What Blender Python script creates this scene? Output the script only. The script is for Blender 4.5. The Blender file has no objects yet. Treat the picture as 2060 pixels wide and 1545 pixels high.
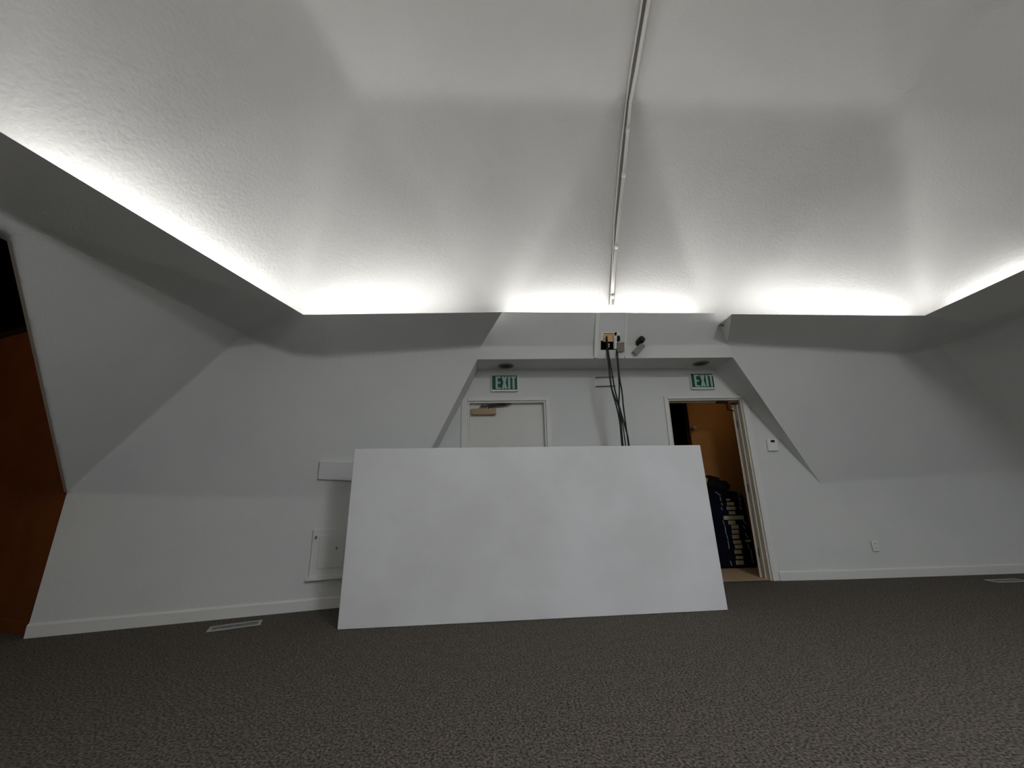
# measured positions of the room, in metres (x right, y towards the door wall, z up)
PT = {'B0': [-1.4117, 3.5032, 0.0],
 'B1': [1.8132, 3.8065, 0.0],
 'E2': [-2.709, 1.8607, 2.4302],
 'E3': [-2.7116, 1.6435, 2.4317],
 'Fa': [-2.3439, 3.664, 2.439],
 'Fb': [-2.1503, 3.7361, 2.3774],
 'Fc': [4.8938, 4.5709, 2.5501],
 'Fd': [5.2321, 4.5683, 2.6247],
 'Fe': [5.439, 4.4146, 2.6747],
 'Fm': [-2.654, 1.799, 2.4974],
 'Fr2': [5.6011, 4.0331, 2.7447],
 'Fr3': [4.8216, 0.5734, 2.6247],
 'G1': [-2.5813, 3.5692, 2.5469],
 'G2': [-1.93, 3.8058, 2.3702],
 'G3': [4.5909, 4.5601, 2.5339],
 'Hl': [-0.3894, 4.2901, 2.4775],
 'Hr': [2.5853, 4.4129, 2.4775],
 'K1': [-0.3486, 4.2745, 2.6268],
 'K2': [2.5331, 4.3981, 2.6334],
 'L0': [-1.8832, 3.3166, 2.6119],
 'L1': [-0.0951, 4.12, 2.9745],
 'L2': [2.3624, 4.223, 2.9546],
 'LE': [-0.0856, 3.708, 2.78],
 'Lm': [-2.2454, 1.4009, 2.6119],
 'Lm2': [-2.8249, -1.6642, 2.6119],
 'Lr': [4.3482, 3.8728, 2.7169],
 'Lr2': [4.2791, 2.9736, 2.7169],
 'Lr3': [4.0029, -0.6232, 2.7169],
 'NotchL': [2.3858, 4.2242, 2.8433],
 'NotchR': [2.3743, 4.0479, 2.8069],
 'NotchR2': [2.3444, 3.8934, 2.7891],
 'P0': [-2.6654, 1.7509, 2.6319],
 'P1': [-1.3078, 2.7394, 4.4788],
 'P2': [1.3234, 3.4004, 5.1126],
 'P3': [3.5181, 2.8517, 4.3028],
 'P4': [4.6074, 1.779, 2.7669],
 'Q1': [-0.1201, 4.579, 3.0435],
 'Q2': [2.5487, 4.6907, 3.005],
 'R0': [-3.7952, 3.4779, 1.0938],
 'R1': [-1.1434, 4.3271, 0.9567],
 'R2': [3.6478, 4.904, 1.041],
 'R2b': [3.6478, 4.904, 1.041],
 'R3': [6.2406, 5.0048, 1.1494],
 'S': [-2.2232, 3.6166, 2.6119],
 'Sr': [4.6882, 4.1728, 2.7169],
 'T0': [-1.7615, 1.0446, 4.7025],
 'T1': [0.0526, 0.8961, 5.0498],
 'T2': [1.9236, 1.2679, 4.9644],
 'T3': [3.9385, 1.2151, 4.5823],
 'UZ': {'arm0': (-3.2332, 2.0318),
        'arm1': (-2.98, 2.0846),
        'closer0': (-3.4543, 2.028),
        'closer1': (-3.1384, 1.9211),
        'dl_cas_l': (-3.5739, 2.066),
        'dl_cas_l2': (-3.5205, 2.09),
        'dl_cas_r': (-2.4921, 2.1358),
        'dl_cas_top': (-3.1302, 2.1356),
        'dl_in_l': (-3.4842, 2.0344),
        'dl_in_r': (-2.5434, 2.0803),
        'dl_in_top': (-3.1306, 2.0985),
        'dr_cas_l': (-1.0728, 2.1225),
        'dr_cas_r': (-0.0087, 0.9809),
        'dr_cas_r2': (-0.0191, 2.1127),
        'dr_in_l': (-1.0272, 2.0842),
        'dr_in_r': (-0.0952, 2.0815),
        'dr_in_r2': (-0.0685, 0.002),
        'dr_in_top': (-0.6582, 2.1059),
        'exl0': (-3.1947, 2.4002),
        'exl1': (-2.8687, 2.183),
        'exr0': (-0.7057, 2.4028),
        'exr1': (-0.4085, 2.1995),
        'rail1a': (-1.9027, 2.3656),
        'rail1b': (-1.6825, 2.3705),
        'rail2a': (-1.9114, 2.2505),
        'rail2b': (-1.6738, 2.2549),
        'th0': (0.1219, 1.5699),
        'th1': (0.2571, 1.4297),
        'wall_r': (0.7813, 0.3314)},
 'W_D': [0.9987, 0.0515, 0.0],
 'W_N': [0.0515, -0.9987, 0.0],
 'W_O': [2.9416, 4.8676, 0.0],
 'b0': [-3.8198, 3.47, 0.0],
 'b0t': [-3.9005, 3.4442, 1.2595],
 'b1': [-1.1434, 4.3271, 0.0],
 'bag_bl': [2.6192, 5.5458, 0.0631],
 'bag_br': [3.1083, 5.571, 0.0732],
 'bag_tl': [2.7249, 5.5513, 1.071],
 'bag_tr': [3.0949, 5.5703, 0.9338],
 'bl0': [-1.9665, 4.0635, 0.2633],
 'bl1': [-1.663, 4.1607, 0.2733],
 'board_th': 2.75,
 'box0': [-1.9477, 4.0695, 0.7062],
 'box1': [-1.6884, 4.1526, 0.7029],
 'box2': [-1.9182, 4.079, 0.2636],
 'bw0': [-3.8198, 3.47, 0.0],
 'bw1': [-4.1631, 3.5904, 0.0],
 'bwbase': [-4.0709, 3.5581, 0.0896],
 'bwtop': [-5.5698, 4.0838, 2.8776],
 'ca': [[1.1092, 4.387, 2.792], [1.0969, 4.3065, 2.5762], [1.1001, 4.3066, 2.4086], [1.1022, 4.3067, 2.2324], [1.1124, 4.3071, 2.0882],
        [1.1467, 4.3085, 1.9068], [1.1687, 4.3094, 1.7238], [1.1691, 4.3094, 1.4915]],
 'cam': {'f': 800, 'h': 1.03, 'pitch': 15, 'roll': -1.2},
 'cam0': [1.4859, 4.3373, 2.6644],
 'cam1': [1.4219, 4.3623, 2.5284],
 'cam_axes': [[0.9997806834748455, 0.005420297116346492, -0.020228824230324183], [0.020942419883356957, -0.25876228180890504, 0.9657139827932896],
              [-0.0, -0.9659258262890683, -0.25881904510252074]],
 'cb': [[1.1211, 4.3875, 2.792], [1.1084, 4.3069, 2.5762], [1.1182, 4.3073, 2.4203], [1.1351, 4.308, 2.2205], [1.146, 4.3085, 2.0878],
        [1.1829, 4.31, 1.8784], [1.2273, 4.3118, 1.6466], [1.2449, 4.3126, 1.4903]],
 'cb_floor': [3.2185, 5.7469, 0.0],
 'cc': [[1.2467, 4.3927, 2.8038], [1.212, 4.3112, 2.5754], [1.2057, 4.311, 2.378], [1.2028, 4.3108, 2.2198], [1.1953, 4.3105, 2.0759],
        [1.1743, 4.3097, 1.9065], [1.1807, 4.3099, 1.7346], [1.18, 4.3099, 1.4913]],
 'cc_': [[1.2424, 4.4822, 3.2146], [1.2457, 4.3076, 3.5093], [1.2566, 4.008, 4.0153], [1.288, 3.7023, 4.5326], [1.3252, 3.3792, 5.0799],
         [1.2799, 3.0259, 5.0599], [1.2132, 2.5, 5.0354], [1.175, 2.2192, 5.0225], [1.096, 1.5931, 4.9933]],
 'cd': [[1.2526, 4.393, 2.8038], [1.2178, 4.3115, 2.5754], [1.2114, 4.3112, 2.378], [1.2125, 4.3112, 2.2023], [1.2238, 4.3117, 2.0812],
        [1.2242, 4.3117, 1.9058], [1.2314, 4.312, 1.6901], [1.2394, 4.3124, 1.4903]],
 'ce': [[1.1265, 4.3878, 2.7856], [1.1026, 4.3067, 2.5762], [1.1058, 4.3068, 2.4085], [1.1079, 4.3069, 2.2324], [1.118, 4.3073, 2.0882],
        [1.1728, 4.3096, 1.8897], [1.1961, 4.3106, 1.7234], [1.207, 4.311, 1.4909]],
 'cor_l': [0.0, 0.0, 0.0],
 'cor_l2': [0.0, 0.0, 0.0],
 'cor_x': 2.5447,
 'ct': [[1.2374, 4.3961, 3.2712], [1.2449, 4.2541, 3.5113], [1.2698, 3.9722, 3.9881], [1.3043, 3.6822, 4.4793], [1.335, 3.3513, 5.0391],
        [1.2943, 2.9906, 5.012], [1.2267, 2.4709, 4.9879], [1.1906, 2.1933, 4.9751], [1.1101, 1.5746, 4.9464]],
 'cw': [[1.2271, 4.4961, 3.1217], [1.2262, 4.2914, 3.4669], [1.2229, 3.9787, 3.9941], [1.2509, 3.6625, 4.5292], [1.2939, 3.3522, 5.0549],
        [1.2394, 2.9996, 5.0256], [1.1749, 2.4782, 5.0013], [1.1353, 2.1998, 4.9886], [1.0595, 1.5791, 4.9595]],
 'dlt0': [-0.0674, 4.5746, 2.4775],
 'dlt1': [2.2986, 4.6383, 2.4775],
 'hd': [0.9991, 0.0412, 0.0],
 'hn': [0.0412, -0.9991, 0.0],
 'hook': [2.5493, 5.7124, 1.8418],
 'in0': [-1.8779, 4.0919, 0.3554],
 'in1': [-1.7288, 4.1396, 0.3574],
 'jb0': [1.0353, 4.2674, 2.7694],
 'jb1': [1.2493, 4.2772, 2.7687],
 'jb2': [1.0395, 4.3562, 2.5834],
 'jb3': [1.2552, 4.3662, 2.5823],
 'lat1': [-1.9163, 4.0796, 0.6368],
 'lat2': [-1.7343, 4.1379, 0.5272],
 'lw_d': [0.9524, 0.305, 0.0],
 'lw_n': [0.305, -0.9524, 0.0],
 'out0': [4.0707, 4.8953, 0.4007],
 'out1': [4.1432, 4.899, 0.2714],
 'panL': [-1.9236, 4.0071, 1.3546],
 'panL2': [-1.9347, 4.0374, 1.1824],
 'panR': [-1.6506, 4.0936, 1.3452],
 'panR2': [-1.6674, 4.1248, 1.1599],
 'q0': [3.6626, 4.8747, 0.0],
 'q1': [9.655, 5.1772, 0.0],
 'rg0': [-2.5544, 3.6334, 0.0],
 'rg1': [-2.4453, 3.5095, 0.0],
 'rg2': [-2.1129, 3.6671, 0.0],
 'rg3': [-2.2056, 3.7762, 0.0],
 'rh0': [5.1092, 4.709, 0.0],
 'rh1': [5.0096, 4.5516, 0.0],
 'rh2': [5.3928, 4.5854, 0.0],
 'rw_d': [0.9987, 0.0504, 0.0],
 'rw_n': [0.0504, -0.9987, 0.0],
 'th_front': [2.3284, 4.8506, 0.0],
 'th_frontr': [2.8993, 4.8972, 0.0],
 'tr1a': [0.9908, 4.171, 2.9676],
 'tr1b': [0.9748, 4.3359, 2.6202],
 'tr1c': [0.9677, 4.3464, 2.4966],
 'tr2a': [1.3176, 4.1857, 2.9671],
 'tr2b': [1.3177, 4.3443, 2.634],
 'tr2c': [1.3041, 4.3599, 2.5059],
 'z_soffit': 2.4775}
import bpy, bmesh, math, random
from mathutils import Vector, Matrix
random.seed(7)
scn = bpy.context.scene
COL = scn.collection
P = {k: Vector(v) for k, v in PT.items() if isinstance(v, list) and len(v) == 3 and not isinstance(v[0], list)}
Z = Vector((0, 0, 1))

# ------------------------------------------------------------------ materials
def new_mat(name, color, rough=0.6, metal=0.0, spec=0.3):
    m = bpy.data.materials.new(name); m.use_nodes = True
    b = m.node_tree.nodes['Principled BSDF']
    b.inputs['Base Color'].default_value = (*color, 1)
    b.inputs['Roughness'].default_value = rough
    b.inputs['Metallic'].default_value = metal
    b.inputs['Specular IOR Level'].default_value = spec
    return m

def add_noise(m, c0, c1, scale, detail=3, p0=0.35, p1=0.65, bump=0.0, bump_scale=None, bump_dist=0.01, extra=None):
    nt = m.node_tree; N = nt.nodes; L = nt.links; b = N['Principled BSDF']
    tc = N.new('ShaderNodeTexCoord')
    n = N.new('ShaderNodeTexNoise'); n.inputs['Scale'].default_value = scale; n.inputs['Detail'].default_value = detail
    L.new(tc.outputs['Object'], n.inputs['Vector'])
    r = N.new('ShaderNodeValToRGB')
    r.color_ramp.elements[0].position = p0; r.color_ramp.elements[0].color = (*c0, 1)
    r.color_ramp.elements[1].position = p1; r.color_ramp.elements[1].color = (*c1, 1)
    L.new(n.outputs['Fac'], r.inputs['Fac'])
    out = r.outputs['Color']
    if extra:
        s2, e0, e1, f = extra
        n2 = N.new('ShaderNodeTexNoise'); n2.inputs['Scale'].default_value = s2; n2.inputs['Detail'].default_value = 2
        L.new(tc.outputs['Object'], n2.inputs['Vector'])
        r2 = N.new('ShaderNodeValToRGB')
        r2.color_ramp.elements[0].position = .4; r2.color_ramp.elements[0].color = (*e0, 1)
        r2.color_ramp.elements[1].position = .6; r2.color_ramp.elements[1].color = (*e1, 1)
        L.new(n2.outputs['Fac'], r2.inputs['Fac'])
        mx = N.new('ShaderNodeMix'); mx.data_type = 'RGBA'; mx.blend_type = 'MULTIPLY'; mx.inputs[0].default_value = f
        L.new(out, mx.inputs[6]); L.new(r2.outputs['Color'], mx.inputs[7]); out = mx.outputs[2]
    L.new(out, b.inputs['Base Color'])
    if bump:
        nb = N.new('ShaderNodeTexNoise'); nb.inputs['Scale'].default_value = bump_scale or scale; nb.inputs['Detail'].default_value = 4
        L.new(tc.outputs['Object'], nb.inputs['Vector'])
        bp = N.new('ShaderNodeBump'); bp.inputs['Strength'].default_value = bump; bp.inputs['Distance'].default_value = bump_dist
        L.new(nb.outputs['Fac'], bp.inputs['Height']); L.new(bp.outputs['Normal'], b.inputs['Normal'])
    return m

M = {}
M['wall'] = add_noise(new_mat('painted_plaster', (.7, .71, .7), .85, spec=.15), (.685, .70, .695), (.715, .725, .715), 2.2, bump=.25, bump_scale=60, bump_dist=.006)
M['dome'] = add_noise(new_mat('textured_plaster', (.7, .7, .69), .9, spec=.1), (.70, .695, .685), (.73, .725, .715), 1.6, bump=.36, bump_scale=40, bump_dist=.012)
M['trim'] = new_mat('white_trim_paint', (.74, .74, .72), .5)
M['jamb'] = new_mat('cream_jamb_paint', (.66, .6, .5), .5)
M['door'] = add_noise(new_mat('door_paint', (.7, .69, .66), .55), (.69, .685, .66), (.72, .71, .69), 3)
M['carpet'] = add_noise(new_mat('carpet', (.1, .09, .08), .95, spec=.05), (.045, .041, .037), (.215, .19, .16), 84, 6, .36, .66, bump=.6, bump_scale=150, bump_dist=.01, extra=(14, (.8, .8, .83), (1, .97, .91), .6))
M['board'] = add_noise(new_mat('board_white', (.8, .8, .82), .55, spec=.3), (.735, .735, .75), (.81, .815, .835), 1.5, 5, .35, .6)
M['brown'] = add_noise(new_mat('brown_wall', (.2, .07, .02), .6, spec=.2), (.20, .062, .016), (.24, .078, .02), 3)
M['brown2'] = add_noise(new_mat('ochre_brown_wall', (.2, .08, .02), .7, spec=.15), (.26, .115, .032), (.31, .14, .042), 2)
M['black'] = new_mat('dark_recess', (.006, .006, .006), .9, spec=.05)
M['green'] = new_mat('sign_green', (.005, .068, .04), .45)
M['letter'] = new_mat('sign_letter', (.38, .55, .49), .5)
M['cable'] = new_mat('black_cable', (.01, .01, .009), .5)
M['tan'] = new_mat('tan_metal', (.36, .26, .145), .45, .1)
M['darktan'] = new_mat('dark_bronze', (.07, .05, .035), .4, .5)
M['red'] = new_mat('red_brown_metal', (.035, .006, .003), .5, .1)
M['grey'] = new_mat('grey_metal', (.18, .18, .17), .45, .4)
M['lens'] = new_mat('black_plastic', (.012, .012, .012), .25)
M['beige'] = new_mat('beige_plastic', (.24, .22, .175), .5)
M['plywood'] = add_noise(new_mat('plywood', (.55, .32, .12), .6), (.74, .47, .22), (.82, .55, .28), 14)
M['white'] = new_mat('white_plastic', (.8, .8, .76), .4)
M['register'] = new_mat('register_enamel', (.36, .36, .33), .45)
M['regdark'] = new_mat('register_louvre', (.19, .195, .185), .5)
M['conduit'] = new_mat('painted_conduit', (.74, .73, .71), .45)
M['gap_shade'] = new_mat('taupe_gap_shade', (.24, .225, .21), .7)
M['navy'] = add_noise(new_mat('navy_cloth', (.006, .008, .03), .8, spec=.1), (.002, .0025, .009), (.0035, .0045, .017), 5)
M['patch'] = add_noise(new_mat('pale_patch', (.4, .34, .2), .7), (.36, .32, .2), (.46, .40, .25), 8)
M['stitch'] = new_mat('pale_stitch', (.3, .3, .33), .7)
M['blackcloth'] = add_noise(new_mat('black_cloth', (.006, .006, .008), .9, spec=.08), (.004, .004, .005), (.011, .012, .014), 12, bump=.6, bump_scale=20, bump_dist=.02)
M['yellow'] = new_mat('yellow_tag', (.4, .28, .03), .6)
M['tanfloor'] = add_noise(new_mat('tan_floor', (.5, .35, .2), .5), (.46, .33, .2), (.54, .39, .25), 3)

# ------------------------------------------------------------------ helpers
def link(name, me, mat, parent=None, smooth=False):
    o = bpy.data.objects.new(name, me); COL.objects.link(o)
    if mat: me.materials.append(mat)
    if parent: o.parent = parent
    if smooth:
        for p in me.polygons: p.use_smooth = True
    return o

def obj(name, bm, mat, parent=None, smooth=False, bevel=0, seg=2, angle=30, recalc=True):
    me = bpy.data.meshes.new(name)
    if recalc: bmesh.ops.recalc_face_normals(bm, faces=bm.faces)
    bm.to_mesh(me); bm.free()
    o = link(name, me, mat, parent, smooth)
    if bevel:
        md = o.modifiers.new('bevel', 'BEVEL'); md.width = bevel; md.segments = seg
        md.limit_method = 'ANGLE'; md.angle_limit = math.radians(angle); md.use_clamp_overlap = True
        if smooth: md.harden_normals = True
    return o

def polys(faces):
    """bmesh from faces given as lists of Vectors; equal points are welded"""
    bm = bmesh.new(); idx = {}
    def v(p):
        k = tuple(round(c, 4) for c in p)
        if k not in idx: idx[k] = bm.verts.new(p)
        return idx[k]
    for f in faces:
        vs = []
        for p in f:
            q = v(p)
            if q not in vs: vs.append(q)
        if len(vs) < 3: continue
        try: bm.faces.new(vs)
        except ValueError: pass
    return bm

def soft(name, bm, mat, size, iters):
    """plastered surface: fine triangles with every inner crease rounded off; open borders stay put"""
    bmesh.ops.recalc_face_normals(bm, faces=bm.faces)
    bmesh.ops.triangulate(bm, faces=bm.faces)
    for _ in range(8):
        es = [e for e in bm.edges if e.calc_length() > size]
        if not es: break
        bmesh.ops.subdivide_edges(bm, edges=es, cuts=1)
        bmesh.ops.triangulate(bm, faces=[q for q in bm.faces if len(q.verts) > 3])
        if len(bm.verts) > 60000: break
    bm.verts.ensure_lookup_table(); bm.verts.index_update()
    nb = [[e.other_vert(v).index for e in v.link_edges] for v in bm.verts]
    pin = [any(e.is_boundary for e in v.link_edges) for v in bm.verts]
    co = [v.co.copy() for v in bm.verts]
    for _ in range(iters):
        new = []
        for i, c in enumerate(co):
            if pin[i]: new.append(c); continue
            a = Vector((0, 0, 0))
            for j in nb[i]: a += co[j]
            new.append(c * .4 + a * (.6 / len(nb[i])))
        co = new
    for v, c in zip(bm.verts, co): v.co = c
    return obj(name, bm, mat, smooth=True, recalc=False)

def lerp(a, b, t): return a + (b - a) * t
def ruled(a0, a1, b0, b1, n=36):
    m = 8; P_ = lambda i, j: lerp(lerp(a0, a1, i / n), lerp(b0, b1, i / n), j / m)
    return [[P_(i, j), P_(i + 1, j), P_(i + 1, j + 1), P_(i, j + 1)] for i in range(n) for j in range(m)]
def struct(o): o['kind'] = 'structure'; return o
def tag(o, label, cat, group=None):
    o['label'] = label; o['category'] = cat
    if group: o['group'] = group
    return o
def thing(name, label, cat, loc, group=None):
    o = bpy.data.objects.new(name, None); COL.objects.link(o); o.location = loc; o.empty_display_size = .1
    return tag(o, label, cat, group)
def under(root, o):
    """parent o (built in world coordinates) to root, keeping it in place"""
    o.parent = root; o.matrix_parent_inverse = Matrix.Translation(-root.location); return o

class Frame:
    def __init__(s, o, u, n): s.o = Vector(o); s.u = Vector(u).normalized(); s.n = Vector(n).normalized(); s.v = s.n.cross(s.u).normalized()
    def __call__(s, a, b, c=0): return s.o + s.u * a + s.v * b + s.n * c
def box(bm, fr, a, b, c):
    vs = [bm.verts.new(fr(x, y, z)) for z in c for y in b for x in a]
    for f in ((0, 1, 3, 2), (4, 6, 7, 5), (0, 4, 5, 1), (2, 3, 7, 6), (0, 2, 6, 4), (1, 5, 7, 3)): bm.faces.new([vs[i] for i in f])
    return bm
def boxes(fr, lst):
    bm = bmesh.new()
    for a, b, c in lst: box(bm, fr, a, b, c)
    return bm
def prism(bm, fr, pts, c0, c1):
    lo = [bm.verts.new(fr(x, y, c0)) for x, y in pts]; hi = [bm.verts.new(fr(x, y, c1)) for x, y in pts]
    bm.faces.new(lo[::-1]); bm.faces.new(hi); n = len(pts)
    for i in range(n): bm.faces.new((lo[i], lo[(i + 1) % n], hi[(i + 1) % n], hi[i]))
def catmull(pts, n=6):
    out = []
    for i in range(len(pts) - 1):
        p0, p1, p2, p3 = pts[max(i - 1, 0)], pts[i], pts[i + 1], pts[min(i + 2, len(pts) - 1)]
        for k in range(n):
            t = k / n
            out.append(.5 * ((2 * p1) + (p2 - p0) * t + (2 * p0 - 5 * p1 + 4 * p2 - p3) * t * t + (3 * p1 - p0 - 3 * p2 + p3) * t ** 3))
    out.append(pts[-1]); return out
def tube(bm, pts, r, seg=10):
    rings = []
    up = Vector((.31, .9, .2))
    for i, p in enumerate(pts):
        t = (pts[min(i + 1, len(pts) - 1)] - pts[max(i - 1, 0)]).normalized()
        a = t.cross(up).normalized(); b = t.cross(a)
        rings.append([bm.verts.new(p + (a * math.cos(q * 2 * math.pi / seg) + b * math.sin(q * 2 * math.pi / seg)) * r) for q in range(seg)])
    for r0, r1 in zip(rings, rings[1:]):
        for q in range(seg): bm.faces.new((r0[q], r0[(q + 1) % seg], r1[(q + 1) % seg], r1[q]))
    bm.faces.new(rings[0][::-1]); bm.faces.new(rings[-1])
    return bm
def lathe(bm, c, ax, prof, seg=28):
    ax = Vector(ax).normalized(); a = ax.orthogonal().normalized(); b = ax.cross(a); rings = []
    for r, h in prof:
        rings.append([bm.verts.new(c + ax * h + (a * math.cos(q * 2 * math.pi / seg) + b * math.sin(q * 2 * math.pi / seg)) * max(r, 1e-4)) for q in range(seg)])
    for r0, r1 in zip(rings, rings[1:]):
        for q in range(seg): bm.faces.new((r0[q], r0[(q + 1) % seg], r1[(q + 1) % seg], r1[q]))
    bm.faces.new(rings[0][::-1]); bm.faces.new(rings[-1])
    return bm

# ------------------------------------------------------------------ the shell
WD, WN, WO = P['W_D'], P['W_N'], P['W_O']
WF = Frame(WO, WD, WN)                # door wall: u to the right, v up, n into the room
UZ = PT['UZ']; ZS = PT['z_soffit']
YB = -5.0                             # back of the room behind the camera
def to_y(a, b, y):                    # point on the line a-b at depth y
    d = b - a; return a + d * ((y - a.y) / d.y)

# floor
bm = polys([[Vector((-9, YB - .6, 0)), Vector((8, YB - .6, 0)), Vector((8, 7.2, 0)), Vector((-9, 7.2, 0))]])
struct(obj('floor', bm, M['carpet']))

# left side: low wall, sloped panels, light-cove face
Lm2 = to_y(P['L0'], P['Lm'], YB); Fm0 = to_y(P['G1'], P['Fm'], YB)
E3 = P['E3']
f = []
f.append([P['b0'], P['b1'], P['R1'], P['R0']])
f.append([P['Fm'], P['G1'], P['R0'], P['E2']])
f.append([P['Fm'], P['E2'], E3, Vector((E3.x - .012, .9, E3.z + .01)), to_y(P['G1'], P['Fm'], .9)])
f += [[P['R0'], P['G1'], P['Fa'], P['Fb']], [P['R0'], P['Fb'], P['R1']], [P['Fb'], P['G2'], P['R1']]]
f += [[lerp(P['G2'], P['K1'], i / 36), lerp(P['G2'], P['K1'], (i + 1) / 36), P['R1']] for i in range(36)] + [[P['K1'], P['Hl'], P['R1']]]
LG = lerp(P['Lm'], P['L0'], .95)
f += [[P['Fm'], P['G1'], LG, P['Lm']], [P['G1'], P['Fa'], LG], [P['Fa'], P['L0'], LG]]
f.append([to_y(P['G1'], P['Fm'], .9), P['Fm'], P['Lm'], to_y(P['L0'], P['Lm'], .9)])
f.append([Fm0, to_y(P['G1'], P['Fm'], .9), to_y(P['L0'], P['Lm'], .9), Lm2])
f.append([P['Fa'], P['Fb'], P['L0']])
LH = lerp(P['L0'], P['LE'], .12)
f += [[P['Fb'], P['G2'], LH], [P['Fb'], LH, P['L0']]] + ruled(P['G2'], P['K1'], LH, P['LE'])
# thickness of the free edge beside the side room, and the low wall's end
off = Vector((-.09, .06, 0))
f.append([P['E2'], P['R0'], P['R0'] + off, P['E2'] + off])
f.append([E3, P['E2'], P['E2'] + off, E3 + off])
struct(soft('wall_left', polys(f), M['wall'], .05, 1))
# out-of-frame part of the left wall, nearer than the opening
bm = polys([[Vector((-3.0, .9, 0)), Vector((-3.1, YB, 0)), Vector((Fm0.x, YB, Fm0.z)), to_y(P['G1'], P['Fm'], .9)]])
struct(obj('wall_left_near', bm, M['wall']))

# right side
Lr3 = to_y(P['Lr'], P['Lr2'], YB); Fr3 = to_y(P['Fe'], P['Fr2'], YB)
qr = Vector((6.5, P['R3'].y + .02, 0)); R3 = Vector((6.5, P['R3'].y + .02, P['R3'].z + .012)); qb = Vector((6.1, YB, 0)); Rb = Vector((6.1, YB, R3.z))
f = []
f.append([P['q0'], qr, R3, P['R2b']])
f.append([qr, qb, Rb, R3])
f += [[lerp(P['K2'], P['G3'], i / 36), lerp(P['K2'], P['G3'], (i + 1) / 36), P['R2']] for i in range(36)] + [[P['K2'], P['R2'], P['Hr']]]
uR = (P['q0'] - WO).dot(WD)
f += [[WF(uR - .62, 0), P['q0'], P['R2b'], WF(uR - .62, P['R2b'].z)], [WF(uR - .62, P['R2b'].z), P['R2b'], P['R2']]]
f.append([P['G3'], P['Fc'], P['Fd'], R3, P['R2']])
f += [[P['Fd'], P['Fe'], R3], [P['Fe'], P['Fr2'], R3]]
f.append([P['Fr2'], Fr3, Rb, R3])
LI = lerp(P['NotchR2'], P['Lr'], .88)
f += [[P['K2'], P['NotchL'], P['NotchR']], [P['K2'], P['NotchR'], P['NotchR2']], [P['G3'], LI, P['Fc']], [P['Fc'], LI, P['Lr']]] + ruled(P['K2'], P['G3'], P['NotchR2'], LI)
f.append([P['Lr'], P['Fc'], P['Fd']])
f.append([P['Lr'], P['Fd'], P['Fe'], P['Fr2'], P['Lr2']])
f.append([P['Lr2'], P['Fr2'], Fr3, Lr3])
struct(soft('wall_right', polys(f), M['wall'], .05, 1))

# door wall with the two openings, alcove returns and soffit
uL, uR = -4.75, (P['q0'] - WO).dot(WD) - .62
d1 = (-3.484, -2.543, 2.079); d2 = (-1.027, -.085, 2.083)
us = [uL, d1[0], d1[1], d2[0], d2[1], uR]
f = [[WF(us[i], 0), WF(us[i + 1], 0), WF(us[i + 1], ZS), WF(us[i], ZS)] for i in (0, 2, 4)]
f = []
for i in (0, 2, 4): f.append([WF(us[i], 0), WF(us[i + 1], 0), WF(us[i + 1], ZS), WF(us[i], ZS)])
for d in (d1, d2): f.append([WF(d[0], d[2]), WF(d[1], d[2]), WF(d[1], ZS), WF(d[0], ZS)])
f.append([WF(uR, P['R2b'].z), P['R2'], WF(uR, ZS)])
struct(obj('wall_front', polys(f), M['wall']))
def onwall(p): return p - WN * (p - WO).dot(WN)
f = [[P['Hl'], P['R1'], onwall(P['R1']), onwall(P['Hl'])], [P['R1'], P['b1'], onwall(P['b1']), onwall(P['R1'])],
     [P['Hl'], P['Hr'], onwall(P['Hr']), onwall(P['Hl'])], [P['Hr'], P['R2'], onwall(P['Hr'])]]
struct(obj('trim_1', polys(f), M['wall'], smooth=False))

# header over the alcove; the middle bay is a flat cover with a square opening
tl, tr = P['tr1a'], P['tr2a']
bl = lerp(P['Hl'], P['Hr'], (P['tr1c'] - P['Hl']).dot(P['hd']) / (P['Hr'] - P['Hl']).length)
br = lerp(P['Hl'], P['Hr'], (P['tr2c'] - P['Hl']).dot(P['hd']) / (P['Hr'] - P['Hl']).length)
tl = lerp(P['L1'], P['L2'], (tl - P['L1']).dot(P['hd']) / (P['L2'] - P['L1']).length)
tr = lerp(P['L1'], P['L2'], (tr - P['L1']).dot(P['hd']) / (P['L2'] - P['L1']).length)
kl = lerp(P['K1'], P['K2'], (P['tr1b'] - P['K1']).dot(P['hd']) / (P['K2'] - P['K1']).length)
kr = lerp(P['K1'], P['K2'], (P['tr2b'] - P['K1']).dot(P['hd']) / (P['K2'] - P['K1']).length)
f = [[P['L1'], tl, kl, P['K1']], [tr, P['L2'], P['NotchL'], P['K2'], kr], [P['K1'], kl, bl, P['Hl']], [kr, P['K2'], P['Hr'], br],
     [tl, bl, kl], [tr, kr, br]]
ex = P['hd'] * -.3 + Vector((0, .012, 0))
f.append([P['L1'] + ex, P['L1'], P['K1'], P['K1'] + ex])
struct(obj('wall_header', polys(f), M['wall'], smooth=True, bevel=.012, seg=3, angle=4))
MF = Frame(bl, (br - bl), (br - bl).cross(tl - bl) * 1)
if MF.n.y > 0: MF.n = -MF.n
MF.v = (tl - bl).normalized(); MF.v = (MF.v - MF.u * MF.v.dot(MF.u)).normalized(); MF.n = MF.u.cross(MF.v).normalized()
def hit(p):                     # camera ray through p onto the cover plane
    c = Vector((0, 0, PT['cam']['h'])); d = p - c
    return c + d * ((MF.o - c).dot(MF.n) / d.dot(MF.n))
J = {k: hit(P[k]) for k in ('jb0', 'jb1', 'jb2', 'jb3')}
def muv(p): q = p - MF.o; return q.dot(MF.u), q.dot(MF.v)
ja0, jc1 = muv(J['jb0']); ja1, _ = muv(J['jb1']); _, jc0 = muv(J['jb2'])
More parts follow.
